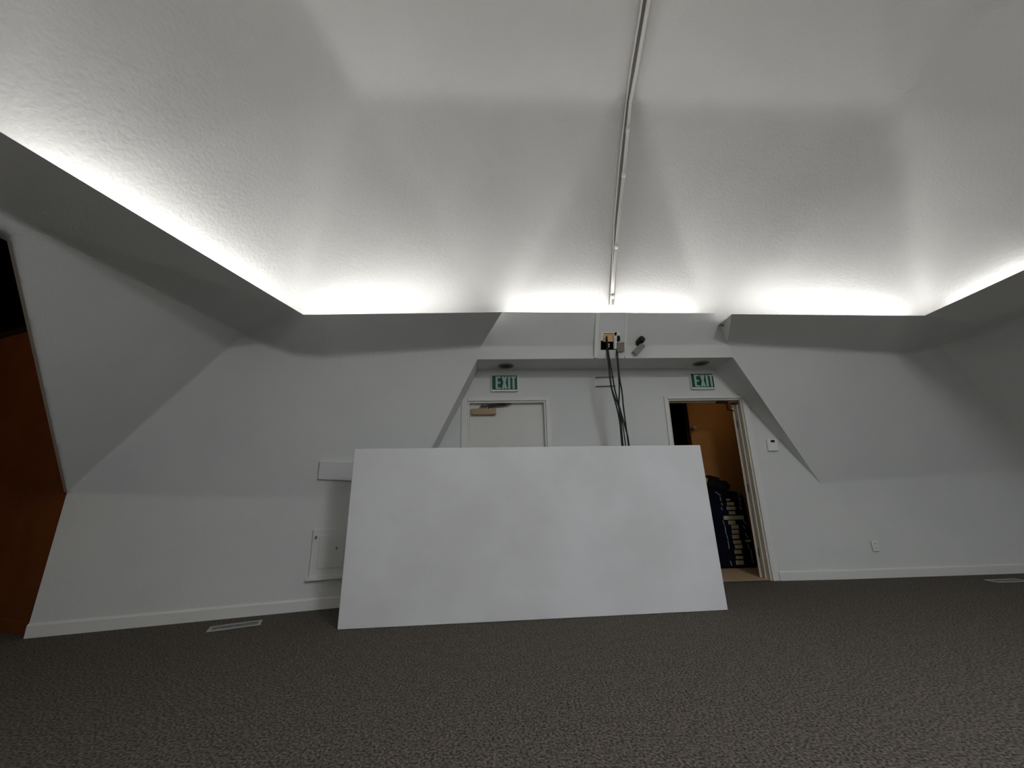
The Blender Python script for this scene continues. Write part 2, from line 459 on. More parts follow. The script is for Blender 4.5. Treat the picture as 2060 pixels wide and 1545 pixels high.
w_, h_ = (br - bl).length, (tl - bl).length
tlu, trU = muv(tl)[0], muv(tr)[0]; htop = muv(tl)[1]
f = [[MF(0, 0), MF(w_, 0), MF(ja1, jc0), MF(ja0, jc0)], [MF(w_, 0), MF(trU, htop), MF(ja1, jc1), MF(ja1, jc0)],
     [MF(trU, htop), MF(tlu, htop), MF(ja0, jc1), MF(ja1, jc1)], [MF(tlu, htop), MF(0, 0), MF(ja0, jc0), MF(ja0, jc1)]]
struct(obj('trim_2', polys(f), M['wall']))
# thin white strips over the joints of the cover
def strip(name, a, b, w, t):
    d = (b - a); fr = Frame(a, d, MF.n); struct(obj(name, boxes(fr, [((0, d.length), (-w / 2, w / 2), (-.004, t))]), M['white'], bevel=.003))
strip('trim_3', lerp(tl, bl, .01), lerp(tl, bl, .985), .042, .016)
strip('trim_4', lerp(tr, br, .01), lerp(tr, br, .78), .022, .012)

# light cove: lip, upstand and shelf behind the lip, all round
def back(p, dx, dy, dz): return p + Vector((dx, dy, dz))
lipl = [(Lm2, -1, 0), (P['Lm'], -1, 0), (P['L0'], -.85, .85)]
lipm = [(P['L0'], -.85, .85), (P['LE'], -.6, .85)]
liph = [(P['L1'], 0, 1), (P['L2'], 0, 1)]
lipr0 = [(P['NotchR2'], .6, .85), (P['Lr'], .85, .85)]
lipr = [(P['Lr'], .85, .85), (P['Lr2'], 1, 0), (Lr3, 1, 0)]
f = []
for chain in (lipl, lipm, liph, lipr0, lipr):
    for (a, ax, ay), (b, bx, by) in zip(chain, chain[1:]):
        def o_(p, x, y, d, z): return back(p, x * d, y * d, z)
        f.append([a, b, o_(b, bx, by, .95, -.003), o_(a, ax, ay, .95, -.003)])
# shelf behind the notch
a, b = P['L2'], P['NotchR2']
f.append([P['NotchL'], P['NotchR'], P['NotchR'] + Vector((0, .75, 0)), P['NotchL'] + Vector((0, .75, 0))])
f.append([P['NotchR'], P['NotchR2'], P['NotchR2'] + Vector((0, .025, 0)), P['NotchR'] + Vector((0, .025, 0))])
struct(obj('trim_5', polys(f), M['trim'], recalc=False))
# rear wall with its own ledge
zb = 2.9
f = [[Vector((-4, YB, 0)), Vector((7, YB, 0)), Vector((7, YB, zb)), Vector((-4, YB, zb))]]
struct(obj('wall_back', polys(f), M['wall']))

# faceted dome ceiling
C = {k: P[k].copy() for k in ('P0', 'P1', 'P2', 'P3', 'P4', 'T0', 'T1', 'T2', 'T3', 'Q1', 'Q2', 'S', 'Sr')}
ym = -.35
for k in list(C): C[k + 'm'] = Vector((C[k].x, 2 * ym - C[k].y, C[k].z))
tri = 'P1 S P0/P1 Q1 S/P1 P2 Q1/P2 Q1 Q2/P2 P3 Q2/P3 Q2 Sr/P3 Sr P4/P0 P1 T0/P1 T0 T1/P1 P2 T1/P2 T1 T2/P2 P3 T2/P3 T2 T3/P3 P4 T3'.split('/')
f = [[C[k] for k in t.split()] for t in tri] + [[C[k + 'm'] for k in t.split()] for t in tri]
for a, b in (('P0', 'T0'), ('T0', 'T1'), ('T1', 'T2'), ('T2', 'T3'), ('T3', 'P4')): f.append([C[a], C[b], C[b + 'm'], C[a + 'm']])
struct(soft('ceiling', polys(f), M['dome'], .1, 2))

# side room behind the opening on the left: brown wall, unlit space above coloured black
bw0, bw1 = P['bw0'], P['bw1']; d = (bw1 - bw0).normalized(); ztop = P['bwtop'].z * .98
BF = Frame(bw0, -d, Vector((d.y, -d.x, 0)) if Vector((d.y, -d.x, 0)).y < 0 else Vector((-d.y, d.x, 0)))
BF.u = d; BF.v = Z.copy(); BF.o = bw0 - P['lw_n'] * .03 + P['lw_d'] * .03
s0, s1 = .0, 4.5
struct(obj('wall_side', polys([[BF(s0, 0), BF(s1, 0), BF(s1, ztop), BF(s0, ztop)]]), M['brown']))
struct(obj('trim_6', boxes(BF, [((s0, s1), (ztop - .0, ztop + .05), (-.02, .03))]), M['darktan']))
struct(obj('baseboard_side', boxes(BF, [((.03, s1), (0, .095), (0.002, .014))]), M['brown'], bevel=.004))
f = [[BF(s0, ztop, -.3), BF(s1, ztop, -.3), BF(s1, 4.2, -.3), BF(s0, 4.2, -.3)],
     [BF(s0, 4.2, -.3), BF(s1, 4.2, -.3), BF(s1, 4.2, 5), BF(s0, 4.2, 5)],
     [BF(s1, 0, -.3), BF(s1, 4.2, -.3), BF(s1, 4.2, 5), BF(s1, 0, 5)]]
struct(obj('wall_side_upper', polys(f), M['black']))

# baseboards
def baseb(name, a, b, n, h=.1, t=.014):
    d = b - a; fr = Frame(a, d, n); fr.v = Z.copy()
    bm = bmesh.new(); L_ = d.length
    prof = [(0, 0), (t, 0), (t, h - .016), (t * .45, h), (0, h)]
    lo = [bm.verts.new(fr(0, z, c)) for c, z in prof]; hi = [bm.verts.new(fr(L_, z, c)) for c, z in prof]
    bm.faces.new(lo); bm.faces.new(hi[::-1])
    for i in range(len(prof)): bm.faces.new((lo[i], hi[i], hi[(i + 1) % 5], lo[(i + 1) % 5]))
    return struct(obj(name, bm, M['trim']))
baseb('baseboard_left', P['b0'], P['b1'], P['lw_n'])
baseb('baseboard_front', WF(.0, 0), P['q0'] , WN)
baseb('baseboard_front.001', WF(-2.49, 0), WF(-1.075, 0), WN)
baseb('baseboard_right', P['q0'], qr, P['rw_n'])

# ------------------------------------------------------------------ doors
def casing(name, d, wl, wr, wt, door, mat):
    o = obj(name, boxes(WF, [((d[0] - wl, d[0]), (0, d[2] + wt), (0, .02)), ((d[1], d[1] + wr), (0, d[2] + wt), (0, .02)), ((d[0], d[1]), (d[2], d[2] + wt), (0, .02))]), M['trim'], bevel=.006)
    under(door, o)
def jambs(name, d, depth, door, mat):
    t = .02
    o = obj(name, boxes(WF, [((d[0], d[0] + t), (0, d[2]), (-depth, 0)), ((d[1] - t, d[1]), (0, d[2]), (-depth, 0)), ((d[0] + t, d[1] - t), (d[2] - t, d[2]), (-depth, 0)),
                             ((d[0] + t, d[0] + t + .012), (0, d[2] - t), (-depth + .02, -.062)), ((d[1] - t - .012, d[1] - t), (0, d[2] - t), (-depth + .02, -.062)),
                             ((d[0] + t, d[1] - t), (d[2] - t - .012, d[2] - t), (-depth + .02, -.062))]), mat, bevel=.003)
    under(door, o)
# left: closed
dr1 = bpy.data.objects.new('door_1', None); COL.objects.link(dr1); dr1.location = WF(-3.01, 0); struct(dr1)
casing('door_casing', d1, .075, .055, .052, dr1, M['trim'])
jambs('door_jamb', d1, .12, dr1, M['trim'])
leaf = under(dr1, obj('door_leaf', boxes(WF, [((d1[0] + .022, d1[1] - .022), (.008, d1[2] - .024), (-.1, -.06))]), M['door'], bevel=.003))
cl = under(dr1, obj('door_closer', boxes(WF, [((-3.445, -3.145), (1.918, 1.992), (-.06, -.005))]), M['tan'], bevel=.008, seg=3)); cl['label'] = 'tan metal closer body'
bm = tube(bmesh.new(), catmull([WF(-3.235, 1.992, -.035), WF(-3.235, 2.005, -.035), WF(-3.21, 2.02, -.03), WF(-3.1, 2.028, -.02), WF(-2.96, 2.045, .0)], 4), .009)
box(bm, WF, (-3.33, -3.25), (2.018, 2.034), (-.05, .0))
tube(bm, [WF(-2.97, 2.045, .0), WF(-3.12, 2.05, -.03), WF(-3.28, 2.03, -.03)], .007)
am = obj('closer_arm', bm, M['darktan']); am.parent = cl; am['label'] = 'dark jointed closer arm'
# right: open, swung into the corridor
dr2 = bpy.data.objects.new('door_2', None); COL.objects.link(dr2); dr2.location = WF(-.55, 0); struct(dr2)
casing('door_casing', d2, .046, .075, .035, dr2, M['trim'])
jambs('door_jamb', d2, .12, dr2, M['jamb'])
hp = WF(d2[1] - .012, 0, -.125)
a_ = math.radians(52)
ld = (WD * math.cos(a_) - WN * math.sin(a_)); ln = Vector((ld.y, -ld.x, 0))
LF = Frame(hp, ld, ln); LF.v = Z.copy()
under(dr2, obj('door_leaf', boxes(LF, [((.0, .78), (.008, 2.05), (-.04, 0))]), M['jamb'], bevel=.003))
for z in (.28, 1.0, 1.78):
    h = obj('hinge', tube(bmesh.new(), [WF(d2[1] - .024, z - .045, -.118), WF(d2[1] - .024, z + .045, -.118)], .008), M['grey']); under(dr2, h)
bm = bmesh.new()
box(bm, WF, (-.37, -.24), (d2[2] - .045, d2[2] - .02), (-.08, -.02))
tube(bm, [WF(-.25, d2[2] - .035, -.05), WF(-.24, d2[2] - .10, -.05), WF(-.235, d2[2] - .135, -.06)], .013)
tube(bm, [WF(-.235, d2[2] - .128, -.06), WF(-.13, d2[2] - .128, -.13)], .01)
box(bm, WF, (-.17, -.11), (d2[2] - .06, d2[2] - .045), (-.09, -.03))
ca = under(dr2, obj('closer_arm', bm, M['red'], bevel=.002)); ca['label'] = 'red-brown closer arm at the head of the frame'

# corridor behind the open door
cy = P['cb_floor']; CF = Frame(cy, WD, WN); CF.v = Z.copy()
cu0 = (P['hook'] - cy).dot(WD); depth = (cy - WO).dot(-WN)
f = [[WF(-3.2, .006, 0), WF(2.2, .006, 0), WF(2.2, .006, -depth - 1.0), WF(-3.2, .006, -depth - 1.0)]]
struct(obj('floor_corridor', polys(f), M['tanfloor']))
f = [[CF(cu0, 0), CF(1.9, 0), CF(1.9, 2.45), CF(cu0, 2.45)], [CF(cu0, 0), CF(cu0, 2.45), CF(cu0, 2.45, -.12), CF(cu0, 0, -.12)],
     [WF(1.3, 0, -.12), CF(1.3, 0), CF(1.3, 2.45), WF(1.3, 2.45, -.12)]]
struct(obj('wall_corridor', polys(f), M['brown2']))
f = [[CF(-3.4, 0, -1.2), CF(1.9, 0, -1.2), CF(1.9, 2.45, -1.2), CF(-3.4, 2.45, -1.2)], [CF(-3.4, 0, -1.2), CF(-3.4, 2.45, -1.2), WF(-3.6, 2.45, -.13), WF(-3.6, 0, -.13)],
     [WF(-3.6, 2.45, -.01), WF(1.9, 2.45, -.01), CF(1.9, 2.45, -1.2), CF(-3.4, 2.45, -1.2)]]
struct(obj('wall_corridor_dark', polys(f), M['black']))  # darkness of the unlit room beyond, put into the colour as black

# ------------------------------------------------------------------ things
# big white board
B0, B1 = P['B0'], P['B1']; bd = (B1 - B0).normalized(); bn = Vector((bd.y, -bd.x, 0)); th = math.radians(PT['board_th'])
bup = Z * math.cos(th) - bn * math.sin(th)
t = thing('white_board', 'large blank white rectangular board standing tilted on the carpet in front of the doors', 'board', (B0 + B1) / 2)
GF = Frame(B0, bd, bd.cross(bup)); GF.v = bup
GF.n = bd.cross(bup) if bd.cross(bup).y < 0 else -bd.cross(bup)
Lb = (B1 - B0).length
under(t, obj('panel', boxes(GF, [((0, Lb), (0.002, 1.42), (-.03, 0))]), M['board'], bevel=.006, seg=3))
for u in (.5, Lb - .5):
    top = GF(u, 1.25, -.03); foot = Vector((top.x, top.y, 0)) - bn * .38 + Z * .012
    under(t, obj('prop_leg', tube(bmesh.new(), [top, foot], .012), M['grey']))

# exit signs
def exit_sign(u0, u1, z0, z1, label):
    c = WF((u0 + u1) / 2, (z0 + z1) / 2)
    t = thing('exit_sign', label, 'exit sign', c, 'exit signs over the doors')
    w, h = u1 - u0, z1 - z0; fr = Frame(WF(u0, z0), WD, WN); fr.v = Z.copy(); b = .012
    bm = boxes(fr, [((0, w), (0, h), (.001, .028)), ((0, w), (0, b * 1.5), (.028, .04)), ((0, w), (h - b * .6, h), (.028, .04)), ((0, b * .6), (b * 1.5, h - b * .6), (.028, .04)), ((w - b, w), (b * 1.5, h - b * .6), (.028, .04))])
    under(t, obj('housing', bm, M['white'], bevel=.002))
    under(t, obj('face', boxes(fr, [((b * .6, w - b), (b * 1.5, h - b * .6), (.028, .034))]), M['green']))
    bm = bmesh.new(); lh = h * .78; y0 = h * .135; s = lh * .125
    x = w * .155
    e = lh * .40; g = .002
    def R_(x0, x1, ya, yb): prism(bm, fr, [(x0, ya), (x1, ya), (x1, yb), (x0, yb)], .034, .037)
    R_(x, x + s * 1.3, y0, y0 + lh); R_(x + s * 1.3, x + e, y0, y0 + s); R_(x + s * 1.3, x + e, y0 + lh - s, y0 + lh); R_(x + s * 1.3, x + e * .92, y0 + lh / 2 - s / 2, y0 + lh / 2 + s / 2)
    x += e + w * .035; e2 = lh * .42; k = s * 1.35
    prism(bm, fr, [(x, y0), (x + k, y0), (x + e2, y0 + lh), (x + e2 - k, y0 + lh)], .034, .037)
    prism(bm, fr, [(x + e2 - k, y0), (x + e2, y0), (x + k, y0 + lh), (x, y0 + lh)], .034, .0372)
    x += e2 + w * .03; R_(x, x + s * 1.4, y0, y0 + lh)
    x += s * 1.4 + w * .03; e3 = lh * .38
    R_(x, x + e3, y0 + lh - s, y0 + lh); R_(x + e3 / 2 - s * .65, x + e3 / 2 + s * .65, y0, y0 + lh - s)
    lt = under(t, obj('lettering', bm, M['letter'])); lt['label'] = 'pale EXIT lettering'
    return t
exit_sign(-3.197, -2.872, 2.195, 2.398, 'green EXIT sign with white frame above the closed left door')
exit_sign(-.713, -.408, 2.203, 2.404, 'green EXIT sign with white frame above the open right doorway')

# thermostat
u0, z1 = UZ['th0']; u1, z0 = UZ['th1']
t = thing('thermostat', 'small white thermostat on the wall right of the open doorway', 'thermostat', WF((u0 + u1) / 2, (z0 + z1) / 2))
under(t, obj('body', boxes(WF, [((u0 + .01, u1), (z0, z1), (.0, .03))]), M['white'], bevel=.006, seg=3))
under(t, obj('display', boxes(WF, [((u0 + .052, u1 - .035), (z1 - .04, z1 - .012), (.03, .0325))]), M['lens']))
# outlet
RF = Frame(P['q0'], P['rw_d'], P['rw_n']); RF.v = Z.copy()
def ruz(p): q = p - RF.o; return q.dot(RF.u), p.z
(u0, z1), (u1, z0) = ruz(P['out0']), ruz(P['out1'])
uc, zc = (u0 + u1) / 2 + .005, (z0 + z1) / 2
t = thing('wall_outlet', 'white electrical outlet low on the right wall above the baseboard', 'outlet', RF(uc, zc))
under(t, obj('cover_plate', boxes(RF, [((uc - .036, uc + .036), (zc - .058, zc + .058), (0, .008))]), M['white'], bevel=.003))
for dz in (-.026, .026):
    s = under(t, obj('socket', boxes(RF, [((uc - .017, uc + .017), (zc + dz - .016, zc + dz + .016), (.008, .0105))]), M['white'], bevel=.002))
    sl = obj('slot', boxes(RF, [((uc - .008, uc - .005), (zc + dz - .006, zc + dz + .008), (.0105, .011)), ((uc + .005, uc + .008), (zc + dz - .006, zc + dz + .008), (.0105, .011))]), M['lens']); sl.parent = s; sl.matrix_parent_inverse = Matrix.Translation(-t.location)
    sl.matrix_parent_inverse = Matrix()

# floor registers
def register(o, d, L_, W_, label):
    n = Vector((d.y, -d.x, 0)); n = n if n.y > 0 else -n
    t = thing('floor_register', label, 'floor vent', o + d * L_ / 2 + n * W_ / 2, 'floor vents')
    fr = Frame(o, d, Z); fr.v = n; b = .026
    bm = boxes(fr, [((0, L_), (0, b * .8), (.001, .009)), ((0, L_), (W_ - b * .8, W_), (.001, .009)), ((0, b), (b * .8, W_ - b * .8), (.001, .009)), ((L_ - b, L_), (b * .8, W_ - b * .8), (.001, .009))])
    under(t, obj('frame', bm, M['register'], bevel=.003))
    lv = [((b, L_ - b), (b * .8, W_ - b * .8), (.001, .003))]
    k = 20
    for i in range(k):
        x = b + (L_ - 2 * b) * (i + .5) / k; lv.append(((x - .004, x + .004), (b * .8, W_ - b * .8), (.003, .007)))
    g = under(t, obj('grille', boxes(fr, lv), M['regdark'])); g['label'] = 'darker louvred grille'
rd = (P['rg2'] - P['rg1']).normalized()
register(P['rg1'], rd, (P['rg2'] - P['rg1']).length, .14, 'white metal floor vent in the carpet along the left wall')
rd = P['rw_d']
register(P['rh1'], rd, .36, .13, 'metal floor vent in the carpet at the right edge along the right wall')

# recessed downlights in the soffit
for k, lab in (('dlt0', 'unlit recessed round light in the soffit above the left EXIT sign'), ('dlt1', 'unlit recessed round light in the soffit above the right EXIT sign')):
    c = P[k] + Vector((0, -.02, 0))
    t = thing('recessed_light', lab, 'ceiling light', c, 'soffit downlights')
    under(t, obj('trim_ring', lathe(bmesh.new(), c, -Z, [(.095, .0005), (.095, .006), (.08, .012), (.07, .012), (.068, .002)]), M['beige'], smooth=True))
    under(t, obj('baffle', lathe(bmesh.new(), c, -Z, [(.066, .0005), (.066, .0105), (.03, .02), (.0, .024)]), M['darktan'], smooth=True))

# sloped access panel and lower wall cabinet beside the board
a, b, c2, d_ = P['panL'], P['panR'], P['panL2'], P['panR2']
u = (b - a).normalized(); nn = (P['R1'] - P['R0']).cross(P['Fb'] - P['R0']).normalized(); nn = nn if nn.y < 0 else -nn
AF = Frame(c2, u, nn); AF.v = ((a - c2) - u * (a - c2).dot(u)).normalized()
sk = (a - c2).dot(u)
bm = bmesh.new(); hh = (a - c2).dot(AF.v); LL = .42
prism(bm, AF, [(0, 0), (LL, -.012), (LL, hh - .0), (sk, hh)], .004, .03)
o = obj('access_panel', bm, M['wall'], bevel=.003); tag(o, 'flat white rectangular cover on the sloped left wall behind the board', 'wall panel')
LWF = Frame(P['b0'], P['lw_d'], P['lw_n']); LWF.v = Z.copy()
def luz(p): q = p - LWF.o; return q.dot(LWF.u), p.z
(u0, z1), (ux, zx), (ub, zb0) = luz(P['box0']), luz(P['box1']), luz(P['box2'])
t = thing('wall_cabinet', 'shallow white cabinet with a small door on the low left wall, half behind the board', 'cabinet', LWF(u0, zb0))
W2 = .62
bx = obj('body', boxes(LWF, [((u0, u0 + W2), (zb0 + .015, z1), (0, .02))]), M['wall'], bevel=.004); under(t, bx)
(i0, iz0), (i1, iz1) = luz(P['in0']), luz(P['in1'])
dd = obj('door', boxes(LWF, [((i0 - .01, u0 + W2 - .33), (iz0, z1 - .055), (.02, .027))]), M['wall'], bevel=.003); under(t, dd)
for k in ('lat1', 'lat2'):
    q, z = luz(P[k]); l = obj('latch', boxes(LWF, [((q - .006, q + .006), (z - .012, z + .012), (.02, .036))]), M['grey']); under(t, l)
sh = obj('bottom_ledge', boxes(LWF, [((luz(P['bl0'])[0], u0 + W2), (zb0 - .008, zb0 + .015), (0, .05))]), M['trim'], bevel=.003); under(t, sh)

# two thin rods on the door wall
for k, lab in (('rail1', 'upper thin grey rod fixed on the wall behind the hanging cables'), ('rail2', 'lower thin grey rod fixed on the wall behind the hanging cables')):
    (ua, za), (ub_, zb_) = UZ[k + 'a'], UZ[k + 'b']
    bm = tube(bmesh.new(), [WF(ua, za, .02), WF(ub_ + .01, zb_, .02)], .0055)
    for q in (ua + .006, ub_): tube(bm, [WF(q, za, 0), WF(q, za, .024)], .007)
    tag(obj('wall_rod', bm, M['grey']), lab, 'rod', 'rods on the door wall')

# junction opening in the header cover
t = thing('junction_box', 'open square junction box with bare plywood back in the header above the cables', 'junction box', MF((ja0 + ja1) / 2, (jc0 + jc1) / 2))
JF = Frame(MF(ja0, jc0), MF.u, MF.n); JF.v = MF.v.copy(); jw, jh = ja1 - ja0, jc1 - jc0; dp = .13
f = [[JF(0, 0), JF(jw, 0), JF(jw, 0, -dp), JF(0, 0, -dp)], [JF(0, 0), JF(0, jh), JF(0, jh, -dp), JF(0, 0, -dp)], [JF(jw, 0), JF(jw, jh), JF(jw, jh, -dp), JF(jw, 0, -dp)], [JF(0, 0, -dp), JF(jw, 0, -dp), JF(jw, jh, -dp), JF(0, jh, -dp)]]
under(t, obj('cavity', polys(f), M['black']))
bk = under(t, obj('wood_backing', boxes(JF, [((.03, jw - .05), (jh * .46, jh - .012), (-.03, -.012))]), M['plywood'], bevel=.002)); bk['label'] = 'orange-brown plywood piece'
eg = under(t, obj('frame_edge', boxes(JF, [((.03, jw - .05), (jh - .012, jh), (-.03, .002)), ((-.0, .022), (jh * .52, jh), (-.03, .004)), ((.022, .03), (jh * .8, jh), (-.03, .003))]), M['white'])); eg['label'] = 'white edges of the cut opening'
rc = under(t, obj('receptacle', boxes(JF, [((jw - .062, jw - .03), (.01, jh * .8), (-.03, .014)), ((jw - .03, jw + .006), (jh * .78, jh), (-.02, .012)), ((jw - .062, jw + .01), (jh * .4, jh * .46), (-.02, .016))]), M['white'], bevel=.003)); rc['label'] = 'white receptacle pieces'
so = obj('socket', boxes(JF, [((jw - .05, jw + .006), (jh * .48, jh * .74), (-.02, .012))]), M['lens']); so.parent = rc; so['label'] = 'black socket'
cv = under(t, obj('side_cover', boxes(JF, [((jw - .03, jw + .052), (-.02, jh * .42), (.002, .03))]), M['beige'], bevel=.004)); cv['label'] = 'grey-beige box under the receptacle'
wr = under(t, obj('wire', tube(bmesh.new(), catmull([JF(.07, jh * .35, -.02), JF(.1, jh * .3, .0), JF(.09, .06, -.01), JF(.1, .03, -.02)], 5), .008), M['white']))

# cables out of the box, hanging down behind the board
labs = {'ca': 'black cable from the left of the junction box, hanging furthest left', 'ce': 'black cable twisted beside the leftmost hanging cable', 'cb': 'black cable from the left of the junction box crossing over to the right',
        'cc': 'black cable hanging straight down from the right of the junction box', 'cd': 'black cable from the right of the junction box hanging furthest right'}
for k, lab in labs.items():
    pts = [Vector(p) for p in PT[k]]
    inside = JF(.06 if k in ('ca', 'cb', 'ce') else jw - .012, jh * .8, .02)
    pts = [inside + Vector((0, .0, .0))] + pts[1:]
    e = pts[-1]; pts += [Vector((e.x + .01, e.y + .0, .9)), Vector((e.x + .03, e.y, .3)), Vector((e.x + .02, e.y - .05, .012))]
    tag(obj('hanging_cable', tube(bmesh.new(), catmull(pts, 6), .008 if k != 'ce' else .0065), M['cable'], smooth=True), lab, 'cable', 'black cables hanging from the junction box')

# small camera on the header
base = P['cam0']
t = thing('security_camera', 'small dark camera on an angled beige bracket on the header', 'camera', base)
hn = P['hn']
under(t, obj('camera_head', lathe(bmesh.new(), base + hn * .0 + Vector((-.01, 0, -.01)), (hn + Vector((.28, 0, .3))).normalized(), [(.03, -.02), (.038, .0), (.04, .06), (.036, .085), (.03, .088), (.026, .08), (.0, .08)]), M['lens'], smooth=True))
e0, e1 = base + Vector((.03, -.035, -.045)), P['cam1'] + hn * .04 + Vector((-.015, 0, -.01))
d = (e1 - e0); fr = Frame(e0, d, hn)
under(t, obj('bracket', boxes(fr, [((0, d.length), (-.032, .032), (-.016, .012))]), M['beige'], bevel=.005))

# bolt in the notch of the cove lip
p = P['NotchL'] + Vector((.012, -.004, -.03))
bm = tube(bmesh.new(), catmull([p + Vector((0, .03, .01)), p + Vector((0, -.02, .01)), p + Vector((.022, -.03, -.005)), p + Vector((.006, -.03, -.028)), p + Vector((-.016, -.028, -.02))], 5), .0085)
tag(obj('hook_bolt', bm, M['grey'], smooth=True), 'tiny dark hook bolt below the notch in the light ledge', 'hook')

# conduit and wire over the dome
cw = [Vector(p) for p in PT['cw']]; ct = [Vector(p) for p in PT['ct']]
tag(obj('ceiling_wire', tube(bmesh.new(), cw[:1] + cw, .012), M['conduit'], smooth=True) if False else obj('ceiling_wire', tube(bmesh.new(), cw, .008), M['conduit'], smooth=True), 'thinner white wire running up the dome left of the conduit', 'wire')
t = thing('ceiling_conduit', 'thicker white conduit running up the centre of the dome', 'conduit', ct[0])
under(t, obj('pipe', tube(bmesh.new(), ct, .018, 12), M['conduit'], smooth=True))
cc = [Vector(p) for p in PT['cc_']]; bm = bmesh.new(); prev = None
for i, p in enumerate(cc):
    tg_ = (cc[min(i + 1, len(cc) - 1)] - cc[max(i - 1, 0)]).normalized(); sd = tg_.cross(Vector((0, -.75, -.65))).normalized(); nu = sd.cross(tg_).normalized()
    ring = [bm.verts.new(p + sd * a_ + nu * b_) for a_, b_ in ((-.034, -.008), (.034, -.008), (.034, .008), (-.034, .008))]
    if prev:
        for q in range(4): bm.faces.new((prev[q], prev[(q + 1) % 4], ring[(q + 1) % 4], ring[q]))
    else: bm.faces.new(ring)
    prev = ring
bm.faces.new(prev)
ch = under(t, obj('gap_shade', bm, M['gap_shade'])); ch['label'] = 'dark taupe strip added as shade behind the pipe'  # added dark strip stands in for the shadowed gap between wire and pipe
for i, q in ((0, .04), (1, .55), (2, .9), (3, .6)):
    a, b = ct[i], ct[i + 1]; c = lerp(a, b, q); dd_ = (b - a).normalized()
    under(t, obj('coupling', tube(bmesh.new(), [c - dd_ * .03, c + dd_ * .03], .022, 12), M['conduit'], smooth=True))

# navy bag and bundle in the corridor
bl_, br_ = P['bag_bl'].copy(), P['bag_br'].copy()
x0 = -.28; BGF = Frame(Vector((bl_.x, bl_.y, .007)), WD, WN); BGF.v = (Z * 1 - WN * .03).normalized()
bw = (br_ - bl_).length
t = thing('navy_bag', 'upright navy bag with a column of pale patches leaning behind the open doorway', 'bag', Vector((bl_.x, bl_.y, .007)))
bm = bmesh.new()
prism(bm, BGF, [(x0, 0), (bw, 0), (bw + .005, .5), (bw - .0, .86), (bw - .03, .93), (bw - .10, .95), (.02, 1.0), (-.1, 1.0), (x0, .96)], -.13, 0)
under(t, obj('body', bm, M['navy'], bevel=.03, seg=3, smooth=True))
bag0 = PT['bag_bl']
def bp(px, py):                 # photo measurements of the patches, scaled to the bag front
    # crop frame: bag bottom left (330,1420) .. bottom right (840,1400), top right (690,330)
    v_ = (1415 - py) / 1090 * .97; sh = (py - 1415) * .2
    u_ = (px - sh * -1 * -1 - 330) / 510 * .55 if False else (px - 300 - (py - 1415) * .17) / 540 * bw
    return u_, v_
pt = [(525, 640, 1310, 1368), (525, 630, 1250, 1290), (505, 612, 1168, 1222), (512, 622, 1098, 1150), (488, 606, 1035, 1085), (474, 578, 962, 1016), (470, 574, 892, 946), (464, 570, 824, 878), (416, 524, 762, 816), (428, 526, 630, 676), (395, 530, 564, 610), (400, 508, 500, 546), (390, 450, 450, 480)]
for x_0, x_1, ya, yb in pt:
    a0, v1 = bp(x_0, (ya + yb) / 2); a1, _ = bp(x_1, (ya + yb) / 2); v1 = bp(0, ya)[1]; v0 = bp(0, yb)[1]
    under(t, obj('patch', boxes(BGF, [((a0, a1), (v0, v1), (0, .006))]), M['patch'], bevel=.002))
a0, v1 = bp(345, 720); a1, _ = bp(650, 720)
wb = under(t, obj('cross_band', boxes(BGF, [((a0, a1), (bp(0, 750)[1], bp(0, 695)[1]), (0, .008))]), M['patch'], bevel=.002)); wb['label'] = 'wide pale band across the patches'
for x_0, x_1, ya, yb in [(222, 300, 345, 400), (296, 310, 420, 480), (316, 330, 505, 545), (312, 330, 570, 612), (338, 360, 762, 818), (366, 384, 830, 950), (392, 408, 960, 1016), (410, 428, 1030, 1150), (440, 464, 1312, 1374), (572, 594, 365, 410), (586, 604, 430, 480), (596, 618, 505, 545), (592, 620, 562, 608), (642, 678, 760, 810), (640, 668, 830, 880), (672, 704, 940, 1010), (700, 722, 1090, 1150), (742, 768, 1160, 1290), (760, 788, 1300, 1360)]:
    p0, q0_ = bp(x_0, ya), bp(x_1, yb)
    dd_ = Vector((q0_[0] - p0[0], q0_[1] - p0[1], 0)); L_ = max(dd_.length, .01)
    a, b = BGF(p0[0], p0[1], .003), BGF(q0_[0], q0_[1], .003)
    if (b - a).length > .005: under(t, obj('stitch', tube(bmesh.new(), [a, b], .006, 6), M['stitch']))
p0, q0_ = bp(668, 1035), bp(755, 1065)
under(t, obj('patch', boxes(BGF, [((p0[0], q0_[0]), (q0_[1], p0[1]), (0, .006))]), M['patch'], bevel=.002))
# bundle on top
bm = bmesh.new()
def blob(c, r):
    res = bmesh.ops.create_icosphere(bm, subdivisions=3, radius=1)
    for v in res['verts']:
        n = v.co.copy(); k = 1 + .1 * math.sin(n.x * 7 + c.x * 9) * math.cos(n.z * 6 + c.z * 11) + .05 * math.sin(n.y * 13)
        v.co = c + Vector((n.x * r[0] * k, n.y * r[1] * k, n.z * r[2] * k))
c0 = BGF(.02, 1.075, -.062)
blob(c0, (.21, .072, .1)); blob(c0 + Vector((.18, -.01, -.05)), (.13, .07, .08)); blob(c0 + Vector((-.16, 0, -.02)), (.13, .07, .07))
t2 = thing('cloth_bundle', 'black rumpled cloth bundle lying on top of the navy bag', 'bundle', c0)
under(t2, obj('cloth', bm, M['blackcloth'], smooth=True))
c1 = BGF(-.045, 1.11, .03)
bm = bmesh.new(); fr = Frame(c1, WD, WN); fr.v = Z.copy()
prism(bm, fr, [(-.02, -.02), (.02, -.045), (.045, .0), (.04, .03), (-.02, .025)], -.02, .012)
tg = under(t2, obj('tag', bm, M['yellow'], bevel=.004)); tg['label'] = 'small yellow tag'
